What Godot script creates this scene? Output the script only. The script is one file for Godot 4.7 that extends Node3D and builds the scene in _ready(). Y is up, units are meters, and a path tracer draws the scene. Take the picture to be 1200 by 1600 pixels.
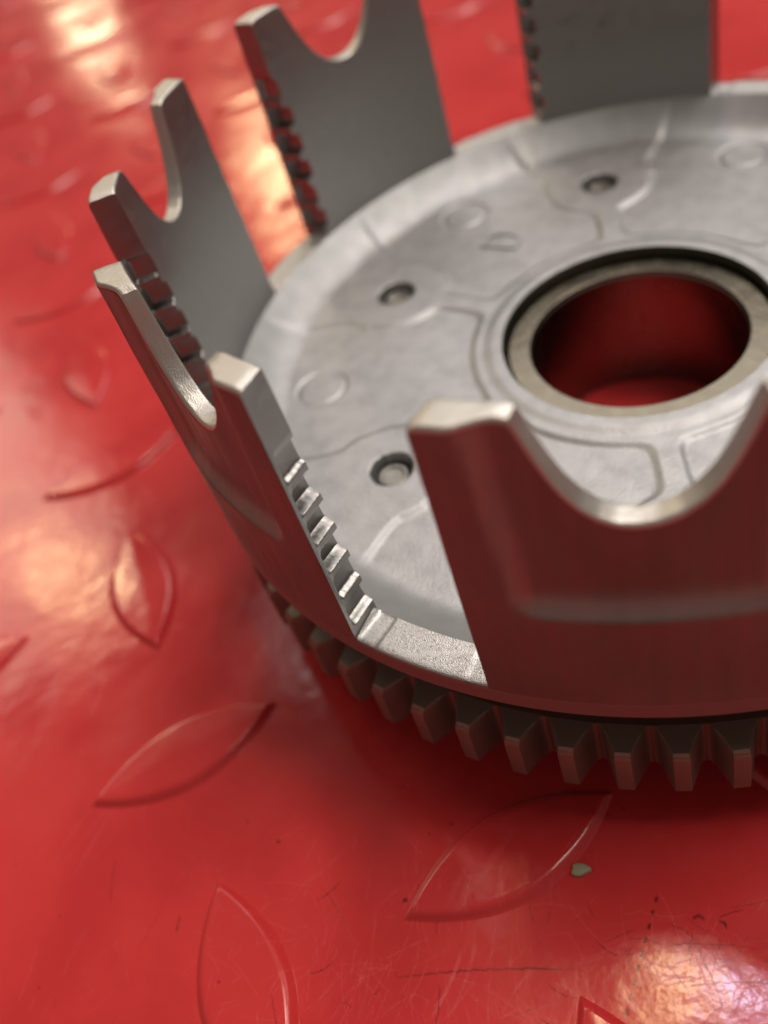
extends Node3D
# A worn motorcycle clutch basket standing on a red diamond-pattern mat.
# S turns basket units (outer radius = 1) into metres; LIFT is the height of the rim above the mat.
const S := 0.068
const LIFT := 0.418
var rng := RandomNumberGenerator.new()
var M := {}

func P3(r: float, a: float, h: float) -> Vector3:
	return Vector3(r * cos(a), h + LIFT, r * sin(a)) * S

# ---------- helpers ----------
func tag(o: Node, label: String, category: String, group := "") -> void:
	o.set_meta("label", label)
	o.set_meta("category", category)
	if group != "":
		o.set_meta("group", group)

func add(called: String, mesh: Mesh, mat: Material, parent: Node) -> MeshInstance3D:
	var o := MeshInstance3D.new()
	o.name = called
	o.mesh = mesh
	o.material_override = mat
	parent.add_child(o, true)
	return o

# a grid of points (rows x cols) as one smooth surface; uv per point
func grid_mesh(pts: PackedVector3Array, uvs: PackedVector2Array, rows: int, cols: int, close := false, flip := false, tint := PackedColorArray()) -> ArrayMesh:
	var idx := PackedInt32Array()
	var cn := cols if close else cols - 1
	for i in rows - 1:
		for j in cn:
			var a := i * cols + j
			var b := i * cols + (j + 1) % cols
			var c := a + cols
			var d := b + cols
			if flip:
				idx.append_array([a, b, c, b, d, c])
			else:
				idx.append_array([a, c, b, b, c, d])
	var nor := PackedVector3Array()
	nor.resize(pts.size())
	for k in range(0, idx.size(), 3):
		var n := (pts[idx[k + 2]] - pts[idx[k]]).cross(pts[idx[k + 1]] - pts[idx[k]])
		nor[idx[k]] += n
		nor[idx[k + 1]] += n
		nor[idx[k + 2]] += n
	for k in nor.size():
		nor[k] = nor[k].normalized() if nor[k].length_squared() > 1e-30 else Vector3.UP
	var arr := []
	arr.resize(Mesh.ARRAY_MAX)
	arr[Mesh.ARRAY_VERTEX] = pts
	arr[Mesh.ARRAY_NORMAL] = nor
	arr[Mesh.ARRAY_TEX_UV] = uvs
	if tint.size():
		arr[Mesh.ARRAY_COLOR] = tint
	arr[Mesh.ARRAY_INDEX] = idx
	var m := ArrayMesh.new()
	m.add_surface_from_arrays(Mesh.PRIMITIVE_TRIANGLES, arr)
	return m

func join(parts: Array) -> ArrayMesh:
	var st := SurfaceTool.new()
	st.begin(Mesh.PRIMITIVE_TRIANGLES)
	for m in parts:
		st.append_from(m, 0, Transform3D())
	return st.commit()

# lathe of (r, h) points listed from inside top outwards / downwards; sharp: break normals at each profile point
func lathe(prof: Array, n: int, sharp := true, a0 := 0.0, a1 := TAU) -> ArrayMesh:
	var parts := []
	var runs := []
	if sharp:
		for k in prof.size() - 1:
			runs.append([prof[k], prof[k + 1]])
	else:
		runs.append(prof)
	for run in runs:
		var pts := PackedVector3Array()
		var uvs := PackedVector2Array()
		var s := 0.0
		for i in run.size():
			if i > 0:
				s += (run[i] - run[i - 1]).length()
			for j in n + 1:
				var a := a0 + (a1 - a0) * j / n
				pts.append(P3(run[i].x, a, run[i].y))
				uvs.append(Vector2(a / TAU * 40.0, (run[i].x + run[i].y) * 1.0))
		parts.append(grid_mesh(pts, uvs, run.size(), n + 1, false, true))
	return join(parts)

func rounded(prof: Array, rad: float, steps := 4) -> Array:
	# profile with its corners rounded
	var out := [prof[0]]
	for k in range(1, prof.size() - 1):
		var p: Vector2 = prof[k]
		var a: Vector2 = prof[k - 1] - p
		var b: Vector2 = prof[k + 1] - p
		var t := minf(rad, minf(a.length(), b.length()) * 0.45)
		var q0 := p + a.normalized() * t
		var q1 := p + b.normalized() * t
		for i in steps + 1:
			var f := float(i) / steps
			out.append(q0.lerp(p, f).lerp(p.lerp(q1, f), f))
	out.append(prof[-1])
	return out

func smooth(a: float, b: float, x: float) -> float:
	var t := clampf((x - a) / (b - a), 0.0, 1.0)
	return t * t * (3.0 - 2.0 * t)

func noise_tex(freq: float, seed_: int, size: int, normal: bool, strength := 4.0, oct := 4, ramp: Gradient = null, kind := FastNoiseLite.TYPE_SIMPLEX_SMOOTH) -> NoiseTexture2D:
	var n := FastNoiseLite.new()
	n.noise_type = kind
	n.frequency = freq
	n.seed = seed_
	n.fractal_octaves = oct
	var t := NoiseTexture2D.new()
	t.width = size
	t.height = size
	t.seamless = true
	t.noise = n
	t.as_normal_map = normal
	t.bump_strength = strength
	if ramp:
		t.color_ramp = ramp
	return t

func ramp(stops: Array) -> Gradient:
	var g := Gradient.new()
	var o := PackedFloat32Array()
	var c := PackedColorArray()
	for s in stops:
		o.append(s[0])
		c.append(s[1])
	g.offsets = o
	g.colors = c
	return g

func grey(v: float) -> Color:
	return Color(v, v, v)

func metal(albedo: Color, rough: float, rough_tex: Texture2D, nrm: Texture2D, nscale: float, scale: float, metallic := 1.0, tri := true) -> StandardMaterial3D:
	var m := StandardMaterial3D.new()
	m.albedo_color = albedo.linear_to_srgb()
	m.metallic = metallic
	m.roughness = rough
	if rough_tex:
		m.roughness_texture = rough_tex
		m.roughness_texture_channel = BaseMaterial3D.TEXTURE_CHANNEL_RED
	if nrm:
		m.normal_enabled = true
		m.normal_texture = nrm
		m.normal_scale = nscale
	m.uv1_triplanar = tri
	m.uv1_world_triplanar = false
	m.uv1_scale = Vector3.ONE * scale
	m.cull_mode = BaseMaterial3D.CULL_DISABLED
	return m

# ---------- materials ----------
func make_materials() -> void:
	var rt := noise_tex(0.012, 3, 512, false, 1, 5, ramp([[0.0, grey(0.62)], [0.5, grey(0.85)], [1.0, grey(1.0)]]))
	var cast_n := noise_tex(0.06, 5, 512, true, 6.0, 4)
	var fine_n := noise_tex(0.14, 7, 512, true, 5.0, 3)
	var soft_n := noise_tex(0.015, 9, 512, true, 6.0, 4)
	M.cast = metal(Color(0.50, 0.503, 0.505), 0.62, noise_tex(0.012, 3, 512, false, 1, 5, ramp([[0.0, grey(0.85)], [1.0, grey(1.0)]])), cast_n, 0.16, 40.0)
	var ca := noise_tex(0.01, 21, 512, false, 1, 5, ramp([[0.0, grey(0.90)], [0.45, grey(0.96)], [1.0, grey(1.0)]]))
	M.cast.albedo_texture = ca
	M.inner = metal(Color(0.40, 0.395, 0.385), 0.40, rt, soft_n, 0.10, 45.0)
	M.machined = metal(Color(0.335, 0.315, 0.29), 0.60, rt, null, 0.0, 1.0, 0.58, false)  # outer finger faces, darkened for the shadowed mat they would mirror
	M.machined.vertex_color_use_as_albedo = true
	M.tip = metal(Color(0.58, 0.56, 0.515), 0.55, rt, fine_n, 0.25, 50.0)  # same finger metal, lightened for the overhead light the tips reflect
	M.grain = metal(Color(0.61, 0.605, 0.59), 0.50, rt, fine_n, 0.5, 75.0)
	M.grain.albedo_texture = noise_tex(0.05, 41, 512, false, 1, 4, ramp([[0.0, grey(0.55)], [0.22, grey(0.80)], [0.32, grey(0.93)], [0.6, grey(0.97)], [1.0, grey(1.0)]]))
	M.worn = metal(Color(0.30, 0.295, 0.285), 0.44, rt, soft_n, 0.08, 60.0)
	# turned lines: run round the part (u), vary across it (v)
	var line := FastNoiseLite.new()
	line.seed = 12
	line.frequency = 0.09
	line.fractal_octaves = 3
	var im := Image.create(64, 1024, false, Image.FORMAT_RGB8)
	for y in 1024:
		var w := minf(1.0, minf(y, 1023 - y) / 60.0)
		for x in 64:
			var v := 0.5 + 0.5 * w * (line.get_noise_2d(x * 0.06, y * 3.0) * 0.9 + line.get_noise_2d(300.0, y * 0.7) * 0.5)
			im.set_pixel(x, y, grey(clampf(v, 0.0, 1.0)))
	im.bump_map_to_normal_map(3.0)
	var lines := ImageTexture.create_from_image(im)
	M.machined.normal_enabled = true
	M.machined.normal_texture = lines
	M.machined.normal_scale = 0.12
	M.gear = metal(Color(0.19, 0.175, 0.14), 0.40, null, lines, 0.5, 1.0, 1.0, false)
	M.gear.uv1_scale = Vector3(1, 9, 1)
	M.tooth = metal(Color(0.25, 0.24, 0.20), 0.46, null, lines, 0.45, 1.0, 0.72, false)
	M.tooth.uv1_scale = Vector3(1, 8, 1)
	M.sleeve = metal(Color(0.19, 0.165, 0.125), 0.30, rt, soft_n, 0.08, 40.0)
	M.rivet = metal(Color(0.33, 0.32, 0.29), 0.42, rt, fine_n, 0.4, 60.0)
	M.bore = metal(Color(0.25, 0.21, 0.185), 0.30, rt, soft_n, 0.08, 40.0)
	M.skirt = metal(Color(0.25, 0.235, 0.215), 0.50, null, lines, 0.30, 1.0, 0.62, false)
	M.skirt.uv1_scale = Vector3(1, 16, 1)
	make_mat_material()

func stroke(im: Image, a: Vector2, b: Vector2, bend: float, c: Color, strength: float, wide: float) -> void:
	var n := int(a.distance_to(b)) + 2
	var side := (b - a).orthogonal().normalized()
	var w := im.get_width()
	for i in n:
		var t := float(i) / n
		var q := a.lerp(b, t) + side * bend * 4.0 * t * (1.0 - t)
		var fade := strength * minf(1.0, 6.0 * minf(t, 1.0 - t)) * (0.78 + 0.22 * sin(t * 17.0 + a.x))
		var r := int(ceil(wide))
		for dy in range(-r, r + 1):
			for dx in range(-r, r + 1):
				var cover := clampf(wide + 0.5 - Vector2(dx, dy).length(), 0.0, 1.0) * fade
				if cover > 0.01:
					var x := posmod(int(q.x) + dx, w)
					var y := posmod(int(q.y) + dy, w)
					im.set_pixel(x, y, im.get_pixel(x, y).lerp(c, cover))

func make_mat_material() -> void:
	var m := StandardMaterial3D.new()
	rng.seed = 77
	var n := FastNoiseLite.new()
	n.seed = 4
	n.frequency = 0.005
	n.fractal_octaves = 5
	var w := 2048
	var col := n.get_seamless_image(w, w)
	col.convert(Image.FORMAT_RGB8)
	var ruf := col.duplicate() as Image
	var base := Color(0.62, 0.040, 0.041)
	var lo := Color(0.55, 0.032, 0.034)
	for y in w:
		for x in w:
			var v := col.get_pixel(x, y).r
			col.set_pixel(x, y, lo.lerp(base, smooth(0.25, 0.7, v)).linear_to_srgb())
			ruf.set_pixel(x, y, grey(0.62 + 0.5 * (v - 0.5)))
	var pale := Color(0.86, 0.40, 0.39)
	var dark := Color(0.30, 0.05, 0.06)
	for k in 1500:   # scuffs and scratches left by things dragged over the mat
		var a := Vector2(rng.randf() * w, rng.randf() * w)
		var b := a + Vector2.from_angle(rng.randfn(0.9, 0.8)) * rng.randf_range(6, 60) * (1.0 if rng.randf() < 0.8 else 3.5)
		var kind := rng.randf()
		var bend := rng.randf_range(-6, 6)
		if kind < 0.09:
			stroke(col, a, a.lerp(b, 0.5), bend, dark, rng.randf_range(0.25, 0.7), rng.randf_range(0.3, 0.7))
			stroke(ruf, a, b, bend, grey(1.0), 0.9, 0.7)
		elif kind < 0.5:
			stroke(col, a, b, bend, pale, rng.randf_range(0.08, 0.30), rng.randf_range(0.3, 0.8))
			stroke(ruf, a, b, bend, grey(0.95), 0.6, 0.8)
		else:
			stroke(ruf, a, b, bend, grey(rng.randf_range(0.8, 1.0)), 0.8, rng.randf_range(0.3, 1.0))
	for k in 60:     # wide soft rubbed streaks
		var a := Vector2(rng.randf() * w, rng.randf() * w)
		var b := a + Vector2.from_angle(rng.randfn(2.0, 0.5)) * rng.randf_range(60, 260)
		stroke(ruf, a, b, rng.randf_range(-14, 14), grey(0.95), rng.randf_range(0.1, 0.3), rng.randf_range(2.0, 5.0))
		stroke(col, a, b, rng.randf_range(-14, 14), pale, rng.randf_range(0.02, 0.06), rng.randf_range(1.5, 3.5))
	for k in 900:   # specks of dirt
		var a := Vector2(rng.randf() * w, rng.randf() * w)
		stroke(col, a, a + Vector2(rng.randf_range(0, 3), 0), 0, dark if rng.randf() < 0.6 else pale, rng.randf_range(0.2, 0.7), rng.randf_range(0.3, 1.1))
	# the marks nearest the camera, in basket units: from, to, pale (1) or dark (0), strength, width
	var marks := [
		[-0.502, 1.287, -0.180, 1.259, 0, 0.75, 0.7], [-0.385, 1.230, -0.437, 1.357, 1, 0.35, 1.6], [-0.363, 1.218, -0.400, 1.345, 1, 0.25, 1.1],
		[-0.556, 1.145, -0.556, 1.364, 1, 0.22, 0.9], [-0.05, 1.216, 0.115, 1.216, 0, 0.6, 0.5], [-0.02, 1.28, 0.15, 1.27, 0, 0.5, 0.4],
		[0.012, 1.172, 0.030, 1.170, 0, 0.9, 1.0], [0.050, 1.172, 0.062, 1.186, 0, 0.9, 0.9], [0.0, 1.19, 0.05, 1.33, 0, 0.4, 0.4], [-0.499, 1.158, -0.492, 1.156, 0, 0.9, 1.5],
		[-0.20, 1.20, 0.02, 1.17, 1, 0.2, 0.6], [-0.15, 1.29, 0.0, 1.36, 1, 0.22, 0.5], [-0.30, 1.31, -0.22, 1.24, 1, 0.2, 0.5],
	]
	for q in marks:
		var a := Vector2(q[0], q[1]) * S / 0.32 * w
		var b := Vector2(q[2], q[3]) * S / 0.32 * w
		stroke(col, a, b, 3.0, pale if q[4] == 1 else dark, q[5] * 0.65, q[6])
		stroke(ruf, a, b, 3.0, grey(1.0), 0.9, q[6])
	for k in 9:      # a dashed dark mark
		var a := Vector2(-0.047, 1.132).lerp(Vector2(-0.109, 1.329), k / 8.6) * S / 0.32 * w
		stroke(col, a, a + Vector2(-1.6, 5.0), 0.0, Color(0.24, 0.05, 0.06), 0.55, 0.8)
	for k in 160:   # a patch of finer scratches in front of the gear
		var a := Vector2(rng.randfn(0.02, 0.10), rng.randfn(1.27, 0.06)) * S / 0.32 * w
		var b := a + Vector2.from_angle(rng.randfn(0.3, 0.9)) * rng.randf_range(4, 40)
		stroke(ruf, a, b, rng.randf_range(-3, 3), grey(1.0), 0.9, rng.randf_range(0.3, 0.7))
		stroke(col, a, b, rng.randf_range(-3, 3), dark if rng.randf() < 0.35 else pale, rng.randf_range(0.1, 0.5), rng.randf_range(0.2, 0.5))
	for k in 420:   # fine pale scratches over the mat in the foreground
		var a := Vector2(rng.randfn(-0.5, 0.28), rng.randfn(1.26, 0.13)) * S / 0.32 * w
		var b := a + Vector2.from_angle(rng.randfn(1.7, 0.7)) * rng.randf_range(4, 50)
		stroke(col, a, b, rng.randf_range(-3, 3), pale if rng.randf() < 0.93 else dark, rng.randf_range(0.10, 0.42), rng.randf_range(0.25, 0.6))
		stroke(ruf, a, b, rng.randf_range(-3, 3), grey(1.0), 0.8, rng.randf_range(0.3, 0.7))
	col.generate_mipmaps()
	m.albedo_texture = ImageTexture.create_from_image(col)
	m.roughness_texture = ImageTexture.create_from_image(ruf)
	m.roughness = 0.23
	m.metallic = 0.0
	m.metallic_specular = 0.5
	m.normal_enabled = true
	m.normal_texture = noise_tex(0.0045, 31, 2048, true, 5.0, 7)
	m.normal_scale = 0.22
	m.uv1_triplanar = true
	m.uv1_world_triplanar = true
	m.uv1_triplanar_sharpness = 8.0
	m.uv1_scale = Vector3.ONE / 0.32
	M.mat = m

# ---------- the basket ----------
const FORKS := 8
const FORK0 := 91.0
const HOLE0 := 144.3
const HOLE_R := 0.645

func floor_height(r: float, a: float) -> float:
	# cast web of the basket: raised pads round the rivet holes, radial ribs, sunk pockets between, coves to the rim and hub
	var deg := rad_to_deg(a)
	var q := fposmod(deg - HOLE0 + 30.0, 60.0) - 30.0      # angle from the nearest rivet hole
	var x := r * cos(deg_to_rad(q))
	var y := absf(r * sin(deg_to_rad(q)))
	var dh := Vector2(x - HOLE_R, y).length()
	# distance outside the raised shape: lobe round the hole, neck to the rim, rib to the hub, hub collar
	var lobe := dh - 0.135
	var neck := (y - 0.125 - 0.55 * maxf(0.0, x - 0.70)) if x > HOLE_R else 1.0
	var rib := (y - 0.027) if x < HOLE_R else 1.0
	var hub := r - 0.372
	var d := minf(minf(lobe, neck), minf(rib, hub))
	# soft union
	var k := 0.014
	var e := -k * log(exp(-lobe / k) + exp(-neck / k) + exp(-rib / k) + exp(-hub / k)) if d < 0.15 else d
	var h := -0.062 - 0.0078 * smooth(-0.010, 0.009, e)
	# rise to the hub collar
	h += 0.006 * (1.0 - smooth(0.322, 0.352, r))
	# cove up to the rim
	if r > 0.815:
		var t := clampf((r - 0.815) / (0.928 - 0.815), 0.0, 1.0)
		h = lerpf(h, 0.0, t * t * (1.6 - 0.6 * t))
	# shallow ejector marks, one in each pocket
	var qp := deg_to_rad(fposmod(deg - HOLE0, 60.0) - 30.0)
	var de := Vector2(r * cos(qp) - 0.74, r * sin(qp)).length()
	h -= 0.0035 * (1.0 - smooth(0.003, 0.008, absf(de - 0.060)))
	# rivet holes
	if dh < 0.055:
		h -= 0.004 * (1.0 - smooth(0.044, 0.053, dh)) if dh > 0.044 else 0.055
	return h

func make_plate() -> ArrayMesh:
	var nr := 170
	var na := 1080
	var pts := PackedVector3Array()
	var uvs := PackedVector2Array()
	for i in nr:
		var r := lerpf(0.302, 0.928, float(i) / (nr - 1))
		for j in na:
			var a := TAU * j / na
			var rr := r
			var aa := a
			var q := deg_to_rad(fposmod(rad_to_deg(a) - HOLE0 + 30.0, 60.0) - 30.0)
			var v := Vector2(r * cos(q) - HOLE_R, r * sin(q))
			if absf(v.length() - 0.0455) < 0.0028:   # draw the nearest points onto the edge of the hole
				v = v.normalized() * (0.0462 if v.length() > 0.0455 else 0.0437)
				var w := v + Vector2(HOLE_R, 0)
				rr = w.length()
				aa = a - q + w.angle()
			pts.append(P3(rr, aa, floor_height(rr, aa)))
			uvs.append(Vector2(aa, rr))
	return grid_mesh(pts, uvs, nr, na, true, true)

func make_rim_top() -> ArrayMesh:
	var na := 1440
	var rows := [0.928, 0.934, 0.96, 0.985, 0.9955, 0.9985]
	var pts := PackedVector3Array()
	var uvs := PackedVector2Array()
	for i in rows.size():
		for j in na:
			var a := TAU * j / na
			var q := absf(fposmod(rad_to_deg(a) - FORK0 + 22.5, 45.0) - 22.5)
			var h := -0.0025 * (1.0 - smooth(17.2, 17.5, q))    # milled flat beside each finger
			h += 0.012 * pow(1.0 - smooth(14.4, 15.6, q), 2.0)
			if i == 0: h = 0.0
			if i == 5: h -= 0.004
			pts.append(P3(rows[i], a, h))
			uvs.append(Vector2(a, rows[i]))
	return grid_mesh(pts, uvs, rows.size(), na, true, true)

# one finger: coordinates u = degrees from its middle, v = height; outer radius 1, inner 0.928 at the foot
const TIP := 0.578
const NOTCH := [[0.0, 0.386], [1.3, 0.389], [2.6, 0.402], [3.8, 0.424], [4.8, 0.452], [5.6, 0.485], [6.4, 0.525], [7.0, 0.560], [7.3, 0.573]]

func notch_top(u: float) -> float:
	var x := absf(u) / (1.06 if u > 0.0 else 1.2)     # a little wider on one side
	if x >= 7.3:
		return TIP - 0.005 * (1.0 - smooth(7.3, 8.2, x)) - 0.006 * smooth(13.6, 14.8, absf(u))
	for k in NOTCH.size() - 1:
		if x <= NOTCH[k + 1][0]:
			return lerpf(NOTCH[k][1], NOTCH[k + 1][1], (x - NOTCH[k][0]) / (NOTCH[k + 1][0] - NOTCH[k][0]))
	return TIP

func recess(u: float, v: float) -> float:
	# sunk panel on the outer face: a crisp outer edge, then a slope that runs out into the panel
	var bx := 10.1 + 1.75 * v / TIP
	var dx := (absf(u) - bx) * 0.01745          # outside to the side, in radius units
	var dy := 0.208 - v
	var cr := 0.045
	var ox := maxf(dx + cr, 0.0)
	var oy := maxf(dy + cr, 0.0)
	var d := Vector2(ox, oy).length() - cr if ox > 0.0 or oy > 0.0 else maxf(dx, dy)
	var t := clampf((d + 0.056) / 0.056, 0.0, 1.0)
	return 0.023 * (1.0 - pow(t, 1.7))

func inner_r(v: float) -> float:
	return 0.928 + 0.018 * v / TIP

# how deep the plates have hammered into the side of a finger, in degrees; f runs from the outer (0) to the inner edge (1)
func dug(s: float, v: float, f: float, wear: float, nz: FastNoiseLite) -> float:
	var g := (v - 0.027) / 0.0713
	if g <= 0.0 or g >= 6.0:
		return 0.0
	var w := fposmod(g, 1.0) + 0.02 * nz.get_noise_3d(v * 1.5, f * 1.0, s)
	var deep := wear * (1.0 if s < 0 else 0.10) * (0.85 + 0.75 * nz.get_noise_2d(floor(g) * 3.1, s * 5.0))
	var d := deep * smooth(0.0, 0.07, w) * (1.0 - smooth(0.66, 0.78, w)) * (0.75 + 0.25 * cos((w - 0.35) * 3.0))
	d += wear * (0.16 if s < 0 else 0.03) * smooth(0.0, 0.5, g) * (1.0 - smooth(5.7, 6.0, g))
	return d * smooth(0.14, 0.22, f)

func finger_mesh(wear: float, seed_: int) -> Array:
	var parts := []
	var nz := FastNoiseLite.new()
	nz.seed = seed_
	nz.frequency = 9.0
	# columns follow the notch closely
	var us := []
	for k in 13: us.append(lerpf(-1.0, -0.6085, k / 12.0))
	for k in range(1, 60): us.append(lerpf(-0.6085, 0.5375, 0.5 - 0.5 * cos(PI * k / 60.0)))
	for k in 13: us.append(lerpf(0.5375, 1.0, k / 12.0))
	var half_o := 15.0
	var half_i := 14.45
	var rt := 0.0085
	for side in 2:
		var rows := 110 if side == 0 else 220
		var tint := PackedColorArray()
		var pts := PackedVector3Array()
		var uvs := PackedVector2Array()
		for i in rows + 1:
			var f := float(i) / rows
			for us_k in us:
				var u: float = us_k * (half_o if side == 0 else half_i)
				var top := notch_top(us_k * 14.4)
				var v := lerpf(-0.006, top - (rt if side == 0 else 0.005), f)
				var r := inner_r(v)
				if side == 0:
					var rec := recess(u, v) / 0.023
					var c := 0.62 + 0.38 * smooth(0.02, 0.25, rec) * (1.0 - smooth(0.55, 0.98, rec))   # slope tinted lighter, for the brighter reflection it would catch
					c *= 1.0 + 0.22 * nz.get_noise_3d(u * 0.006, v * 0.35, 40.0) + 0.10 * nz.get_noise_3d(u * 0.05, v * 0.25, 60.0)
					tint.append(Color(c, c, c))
					r = 1.0005 - recess(u, v) + 0.0010 * smooth(0.0, 0.05, v) * nz.get_noise_3d(u * 0.017, v, 0.0)
				else:
					var s := signf(us_k)
					u -= s * dug(s, v, 1.0, wear, nz) * smooth(0.6, 1.0, absf(us_k))
				pts.append(P3(r, deg_to_rad(u), v))
				uvs.append(Vector2(v * 0.6, u / 15.0 + 0.5))
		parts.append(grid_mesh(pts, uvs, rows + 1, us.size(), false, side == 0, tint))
	# tip and notch wall: rounded over from the outer face, flat, a small round at the inner edge
	var tp := PackedVector3Array()
	var tu := PackedVector2Array()
	for i in 15:
		for us_k in us:
			var top := notch_top(us_k * 14.4)
			var uo: float = us_k * half_o
			var ui: float = us_k * half_i
			var ro := 1.0 - recess(uo, top - rt)
			var ri := inner_r(top)
			var r := 0.0
			var v := top
			if i < 8:
				var t := i / 7.0 * PI * 0.5
				r = ro - rt * (1.0 - cos(t))
				v = top - rt * (1.0 - sin(t))
			elif i < 12:
				r = lerpf(ro - rt, ri + 0.005, (i - 7) / 4.0)
				v = top + 0.0015 * nz.get_noise_3d(uo * 0.05, i * 0.1, 7.0)
			else:
				var t := (i - 11) / 3.0 * PI * 0.5
				r = ri + 0.005 * (1.0 - sin(t))
				v = top - 0.005 * (1.0 - cos(t))
			var f := clampf((ro - r) / maxf(ro - ri, 0.001), 0.0, 1.0)
			tp.append(P3(r, deg_to_rad(lerpf(uo, ui, f)), v))
			tu.append(Vector2(f, us_k))
	var tip := grid_mesh(tp, tu, 15, us.size(), false, true)
	# side faces with the notches that the plates hammered into them
	var sides := []
	for s in [-1.0, 1.0]:
		var pts := PackedVector3Array()
		var uvs := PackedVector2Array()
		var n := 260
		var m := 20
		var top := notch_top(s * 14.4)
		for i in n + 1:
			var v := lerpf(-0.006, top, float(i) / n)
			for j in m + 1:
				var f := float(j) / m
				f = lerpf(f, smooth(0.0, 1.0, f), 0.3)
				var rr := 1.0 - recess(s * half_o, v)
				var over := v - (top - rt)
				if over > 0.0:
					rr -= rt - sqrt(maxf(0.0, rt * rt - over * over))
				var ri := inner_r(v)
				over = v - (top - 0.005)
				if over > 0.0:
					ri += 0.005 - sqrt(maxf(0.0, 0.005 * 0.005 - over * over))
				var r := lerpf(rr, ri, f)
				var u := lerpf(half_o, half_i, f) - dug(s, v, f, wear, nz)
				pts.append(P3(r, deg_to_rad(s * u), v))
				uvs.append(Vector2(f, v))
		sides.append(grid_mesh(pts, uvs, n + 1, m + 1, false, s > 0))
	return [parts[0], sides[0], sides[1], tip, parts[1]]

func make_tooth() -> ArrayMesh:
	var prof := [[0.9385, 2.62], [0.9405, 2.30], [0.945, 2.08], [0.953, 1.90], [0.965, 1.66], [0.978, 1.36], [0.990, 1.05], [0.998, 0.86], [1.001, 0.78]]
	var top := -0.176
	var bot := -0.300
	var ch := 0.012
	var st := SurfaceTool.new()
	st.begin(Mesh.PRIMITIVE_TRIANGLES)
	# flanks and tip as strips, then top and bottom caps; the tip has a chamfer top and bottom
	var pl := []
	for q in prof: pl.append(Vector2(q[0], -q[1]))
	for k in range(prof.size() - 1, -1, -1): pl.append(Vector2(prof[k][0], prof[k][1]))
	var pt := func(q: Vector2, h: float) -> Vector3: return P3(q.x, deg_to_rad(q.y), h)
	var parts := []
	var hs := []
	var n := pl.size()
	var mk := func(i0: int, i1: int) -> ArrayMesh:
		var pts := PackedVector3Array()
		var uvs := PackedVector2Array()
		for row in 4:
			for i in range(i0, i1 + 1):
				var q: Vector2 = pl[i]
				var c := ch * smooth(0.945, 0.975, q.x)
				var h: float = [top, top - c, bot + c, bot][row]
				var inset := c * 0.9 if row == 0 or row == 3 else 0.0
				var q2 := Vector2(q.x - inset, q.y * (1.0 - inset * 6.0))
				pts.append(P3(q2.x, deg_to_rad(q2.y), h))
				uvs.append(Vector2(q2.y * 0.1, q2.x + h))
		return grid_mesh(pts, uvs, 4, i1 - i0 + 1, false, false)
	var half := prof.size()
	parts.append(mk.call(0, half - 1))
	parts.append(mk.call(half - 1, half))
	parts.append(mk.call(half, n - 1))
	# caps
	for row in 2:
		var pts := PackedVector3Array()
		var uvs := PackedVector2Array()
		for s in [-1.0, 1.0]:
			for q in prof:
				var c := ch * smooth(0.945, 0.975, q[0])
				var inset := c * 0.9
				var u: float = s * q[1] * (1.0 - inset * 6.0)
				var r: float = q[0] - inset
				pts.append(P3(r, deg_to_rad(u), top if row == 0 else bot))
				uvs.append(Vector2(u * 0.1, r))
		parts.append(grid_mesh(pts, uvs, 2, prof.size(), false, row == 1))
	return join(parts)

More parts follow.
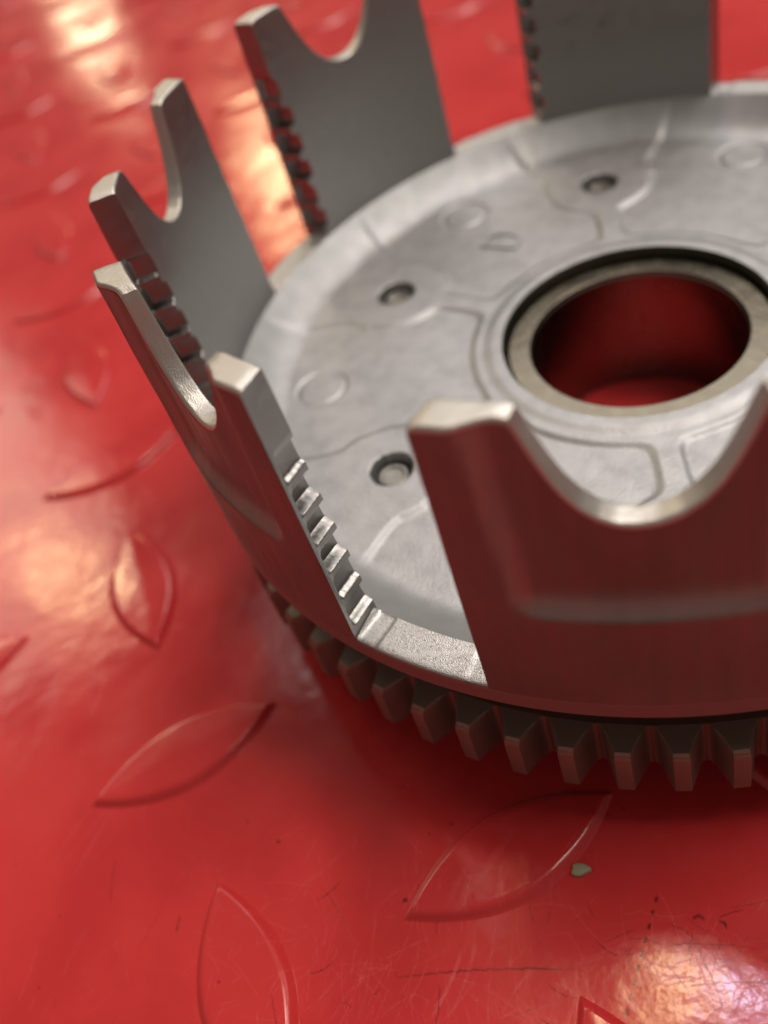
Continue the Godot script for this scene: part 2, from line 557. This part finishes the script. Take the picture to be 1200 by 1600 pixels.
func make_basket() -> void:
	var t := Node3D.new()
	t.name = "clutch_basket"
	add_child(t)
	tag(t, "worn aluminium clutch basket with notched fingers and a steel gear, standing on the red mat", "clutch basket")
	var plate := add("basket_plate", make_plate(), M.cast, t)
	add("rim", make_rim_top(), M.grain, plate)
	# outer band of the rim and the underside down to the gear
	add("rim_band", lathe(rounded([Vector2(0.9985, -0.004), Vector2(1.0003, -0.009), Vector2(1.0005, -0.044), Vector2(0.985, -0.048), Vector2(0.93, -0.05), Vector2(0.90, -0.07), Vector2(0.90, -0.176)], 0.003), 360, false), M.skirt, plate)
	# wall of the hub hole, in dark metal for the shade of the deep gap
	add("hub_bore_wall", lathe([Vector2(0.2925, -0.125), Vector2(0.302, -0.125), Vector2(0.302, -0.0575)], 180), M.gear, plate)
	add("web_underside", lathe([Vector2(0.90, -0.13), Vector2(0.34, -0.13)], 120), M.cast, plate)
	# fingers
	var fm := finger_mesh(1.15, 5)
	for k in FORKS:
		var g := MeshInstance3D.new()
		g.name = "finger"
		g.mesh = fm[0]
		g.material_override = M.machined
		g.rotation.y = -deg_to_rad(FORK0 + 45.0 * k)
		t.add_child(g, true)
		add("worn_edge", fm[1], M.worn, g)
		add("worn_edge", fm[2], M.worn, g)
		add("finger_tip", fm[3], M.tip, g)
		add("inner_face", fm[4], M.inner, g)
	# hub sleeve
	var sl := rounded([Vector2(0.2395, -0.105), Vector2(0.2395, -0.0815), Vector2(0.291, -0.083), Vector2(0.2925, -0.116)], 0.004, 5)
	var sleeve := add("hub_sleeve", lathe(sl, 240, false), M.sleeve, t)
	var bo := rounded([Vector2(0.305, -0.13), Vector2(0.305, -0.418), Vector2(0.236, -0.418), Vector2(0.236, -0.094), Vector2(0.2398, -0.090)], 0.006, 5)
	bo.reverse()
	bo.reverse()
	add("bore", lathe(bo, 240, false), M.bore, sleeve)
	# rivets in the holes
	var rv := []
	rv.append_array(rounded([Vector2(0.0, -0.086), Vector2(0.021, -0.086), Vector2(0.024, -0.080), Vector2(0.031, -0.080), Vector2(0.033, -0.084), Vector2(0.033, -0.128)], 0.002, 3))
	var rivet_mesh := lathe(rv, 40, false)
	for k in 6:
		var a := deg_to_rad(HOLE0 + 60.0 * k)
		var o := add("rivet", rivet_mesh, M.rivet, t)
		o.position = Vector3(HOLE_R * cos(a), 0.0, HOLE_R * sin(a)) * S
	# gear behind the plate
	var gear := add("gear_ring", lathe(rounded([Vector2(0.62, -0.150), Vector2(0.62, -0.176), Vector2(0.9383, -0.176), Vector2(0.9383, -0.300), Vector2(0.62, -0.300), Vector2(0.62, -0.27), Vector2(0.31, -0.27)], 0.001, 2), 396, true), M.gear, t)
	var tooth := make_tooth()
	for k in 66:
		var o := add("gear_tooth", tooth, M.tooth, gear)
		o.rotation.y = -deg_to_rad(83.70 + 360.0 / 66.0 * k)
	# cast letters on the web
	cast_text("D", 0.545, -125.4, 0.105, 0.009, t)
	cast_text("1122", 0.50, 170.5, 0.042, 0.0034, t)

func cast_text(s: String, r: float, deg: float, size: float, high: float, parent: Node3D) -> void:
	var tm := TextMesh.new()
	tm.text = s
	var f := SystemFont.new()
	f.font_names = PackedStringArray(["Droid Sans"])
	tm.font = f
	tm.font_size = 64
	tm.pixel_size = size * S / 46.0
	tm.depth = high * 2.0 * S
	var o := add("cast_letter" if s.length() == 1 else "cast_number", tm, M.cast, parent)
	# lies flat; its top points to the left of the picture
	var up := Vector3(-0.93, 0, -0.37).normalized() if s.length() == 1 else Vector3(-1, 0, 0.1).normalized()
	var z := Vector3.UP
	o.transform = Transform3D(Basis(up.cross(z), up, z), P3(r, deg_to_rad(deg), -0.074))

# ---------- the mat ----------
func make_mat() -> void:
	var n := 120
	var pts := PackedVector3Array()
	var uvs := PackedVector2Array()
	var nz := FastNoiseLite.new()
	nz.seed = 8
	nz.frequency = 14.0
	nz.fractal_octaves = 3
	var size := 2.4
	for i in n + 1:
		for j in n + 1:
			var fx := 2.0 * j / n - 1.0
			var fz := 2.0 * i / n - 1.0
			var x := size * 0.5 * (0.25 * fx + 0.75 * fx * fx * fx)
			var z := size * 0.5 * (0.25 * fz + 0.75 * fz * fz * fz)
			pts.append(Vector3(x - 0.04, 0.0, z))
			uvs.append(Vector2(x, z))
	var ground := add("floor", grid_mesh(pts, uvs, n + 1, n + 1, false, false), M.mat, self)
	ground.set_meta("kind", "structure")
	ground.set_meta("label", "glossy red rubber mat with raised lens-shaped treads")
	# raised lens-shaped treads in a basket-weave grid
	var lens := make_tread()
	var a1 := Vector2(-0.2565, -0.480)
	var a2 := Vector2(-0.470, 0.262)
	var origin := Vector2(-1.030, 0.845)
	for i in range(-6, 15):
		for j in range(-8, 9):
			var c := origin + a1 * i + a2 * j
			if i <= -2:
				c += Vector2(-0.025, -0.040)      # the rows nearest the camera lie a little closer
			if c.length() > 7.5 or c.y > 2.2 or c.x > 4.5:
				continue
			var dir := Vector2(0.389, -0.251) if posmod(i + j, 2) == 0 else Vector2(0.209, 0.397)
			var o := add("raised_tread", lens, M.mat, ground)
			o.position = Vector3(c.x, 0, c.y) * S
			o.rotation.y = -dir.angle()

func make_tread() -> ArrayMesh:
	var nu := 64
	var nv := 22
	var L := 0.232 * S
	var W := 0.088 * S
	var H := 0.0145 * S
	var pts := PackedVector3Array()
	var uvs := PackedVector2Array()
	for i in nu + 1:
		var f := 2.0 * i / nu - 1.0
		f = sin(f * PI * 0.5) * 0.35 + f * 0.65
		var w := W * (1.0 - f * f) + 0.0004 * (1.0 - absf(f))
		for j in nv + 1:
			var g := 2.0 * j / nv - 1.0
			g = signf(g) * (1.0 - pow(1.0 - absf(g), 1.5))
			var edge := w * (1.0 - absf(g))          # distance from the rim of the lens
			var tipd := L * (1.0 - absf(f)) * 0.6
			var d := minf(edge, tipd) / (0.019 * S)
			var h := H * smooth(0.0, 1.0, d) + 0.0026 * S * minf(1.0, edge / W)
			pts.append(Vector3(f * L, h - 0.00002, g * w))
			uvs.append(Vector2(f, g))
	return grid_mesh(pts, uvs, nu + 1, nv + 1, false, true)

func make_chip() -> void:
	var st := SurfaceTool.new()
	var pts := PackedVector3Array()
	var uvs := PackedVector2Array()
	rng.seed = 5
	var n := 14
	for i in 5:
		var f: float = [0.9, 1.0, 0.95, 0.8, 0.0][i]
		for j in n:
			var a := TAU * j / n
			var k := 1.0 + 0.13 * sin(a * 3.0 + 1.0) + 0.07 * sin(a * 5.0)
			pts.append(Vector3(cos(a) * 0.00125 * f * k, [0.0, 0.00018, 0.00042, 0.00055, 0.0006][i], sin(a) * 0.0008 * f * k))
			uvs.append(Vector2(f, a))
	var m := StandardMaterial3D.new()
	m.albedo_color = Color(0.30, 0.28, 0.18).linear_to_srgb()
	m.roughness = 0.6
	var o := add("paint_chip", grid_mesh(pts, uvs, 5, n, true, true), m, self)
	o.position = Vector3(-0.175, 0.0, 1.09) * S + Vector3(0, 0.00002, 0)
	o.rotation.y = 0.2
	tag(o, "tiny olive grey paint chip lying on the red mat in front of the gear", "chip")

# ---------- the lamps and added fill lights overhead ----------
func lamp(at: Vector3, size: Vector2, turn: float, col: Color, energy: float, label: String) -> void:
	var t := Node3D.new()
	t.name = "overhead_light"
	t.position = at
	t.rotation.y = turn
	add_child(t, true)
	tag(t, label, "ceiling lamp", "ceiling lamps above the mat")
	var hm := StandardMaterial3D.new()
	hm.albedo_color = Color(0.8, 0.8, 0.78)
	hm.roughness = 0.5
	var b := BoxMesh.new()
	b.size = Vector3(size.x + 0.03, 0.05, size.y + 0.03)
	var h := add("lamp_housing", b, hm, t)
	h.position.y = 0.05
	var gm := StandardMaterial3D.new()
	gm.albedo_color = Color(0.9, 0.9, 0.9)
	gm.emission_enabled = true
	gm.emission = col
	gm.emission_energy_multiplier = 1.0
	var d := BoxMesh.new()
	d.size = Vector3(size.x, 0.02, size.y)
	var g := add("lamp_diffuser", d, gm, t)
	g.position.y = 0.014
	var l := AreaLight3D.new()
	l.name = "lamp_light"
	l.area_size = size
	l.light_color = col
	l.light_energy = energy
	l.shadow_enabled = true
	l.position.y = -0.002
	l.rotation.x = -PI / 2
	l.area_range = 12.0
	l.area_attenuation = 2.0
	t.add_child(l)

func _ready() -> void:
	rng.seed = 1
	var cam := Camera3D.new()
	cam.name = "camera"
	add_child(cam)
	cam.transform = Transform3D(Basis.from_euler(Vector3(0, 0.384633, 0)) * Basis.from_euler(Vector3(-0.782285, 0, 0)) * Basis.from_euler(Vector3(0, 0, -0.361309)), Vector3(0, 1.327812 + LIFT, 1.796724) * S)
	var at := CameraAttributesPhysical.new()
	at.frustum_focal_length = 33.03
	at.frustum_focus_distance = 1.60 * S
	at.frustum_near = 0.01
	at.frustum_far = 60.0
	at.exposure_aperture = 12.6
	cam.attributes = at
	cam.fov = 55.83
	cam.near = 0.01
	cam.far = 60.0
	var we := WorldEnvironment.new()
	we.name = "environment"
	var e := Environment.new()
	e.background_mode = Environment.BG_COLOR
	e.background_color = Color(0.16, 0.13, 0.11).linear_to_srgb()
	e.tonemap_mode = Environment.TONE_MAPPER_LINEAR
	e.tonemap_exposure = 1.13
	e.sdfgi_enabled = true
	e.ssao_enabled = true
	e.ssil_enabled = true
	we.environment = e
	add_child(we)
	lamp(Vector3(-0.035, 2.2, -0.62), Vector2(0.09, 0.26), 0.0, Color(1.0, 0.84, 0.58), 0.30, "warm strip lamp on the ceiling right above the clutch basket")
	lamp(Vector3(0.09, 2.2, -0.62), Vector2(0.09, 0.26), 0.0, Color(0.93, 0.88, 1.0), 0.32, "cool white strip lamp beside the warm one above the clutch basket")
	lamp(Vector3(-2.1, 2.2, -1.88), Vector2(0.14, 0.16), 0.4, Color(1.0, 0.86, 0.62), 0.36, "small warm square lamp on the ceiling to the side of the basket")
	lamp(Vector3(-1.75, 2.2, -4.5), Vector2(0.25, 0.6), 0.2, Color(1.0, 0.87, 0.65), 1.6, "warm long lamp on the ceiling beyond the basket")
	lamp(Vector3(-4.05, 2.2, -7.6), Vector2(0.35, 0.5), 0.2, Color(1.0, 0.9, 0.72), 2.2, "farthest long lamp on the ceiling")
	lamp(Vector3(0.5, 2.3, -2.2), Vector2(3.4, 1.5), 0.0, Color(1.0, 0.995, 0.985), 1.8, "large added area light standing in for a bright ceiling beyond the basket")  # added broad light, in place of a lit ceiling mirrored by the plate
	lamp(Vector3(1.1, 2.3, -0.4), Vector2(1.2, 1.2), 0.0, Color(1.0, 0.97, 0.93), 3.0, "square added fill light above the mat")  # added fill, only to brighten the mat
	lamp(Vector3(-2.9, 2.3, -2.3), Vector2(1.2, 2.2), 0.7, Color(1.0, 0.95, 0.86), 1.7, "added fill light off to the side where the notched fingers point")  # added fill for the left gear teeth and the sheen on the mat
	make_materials()
	make_mat()
	make_basket()
	make_chip()
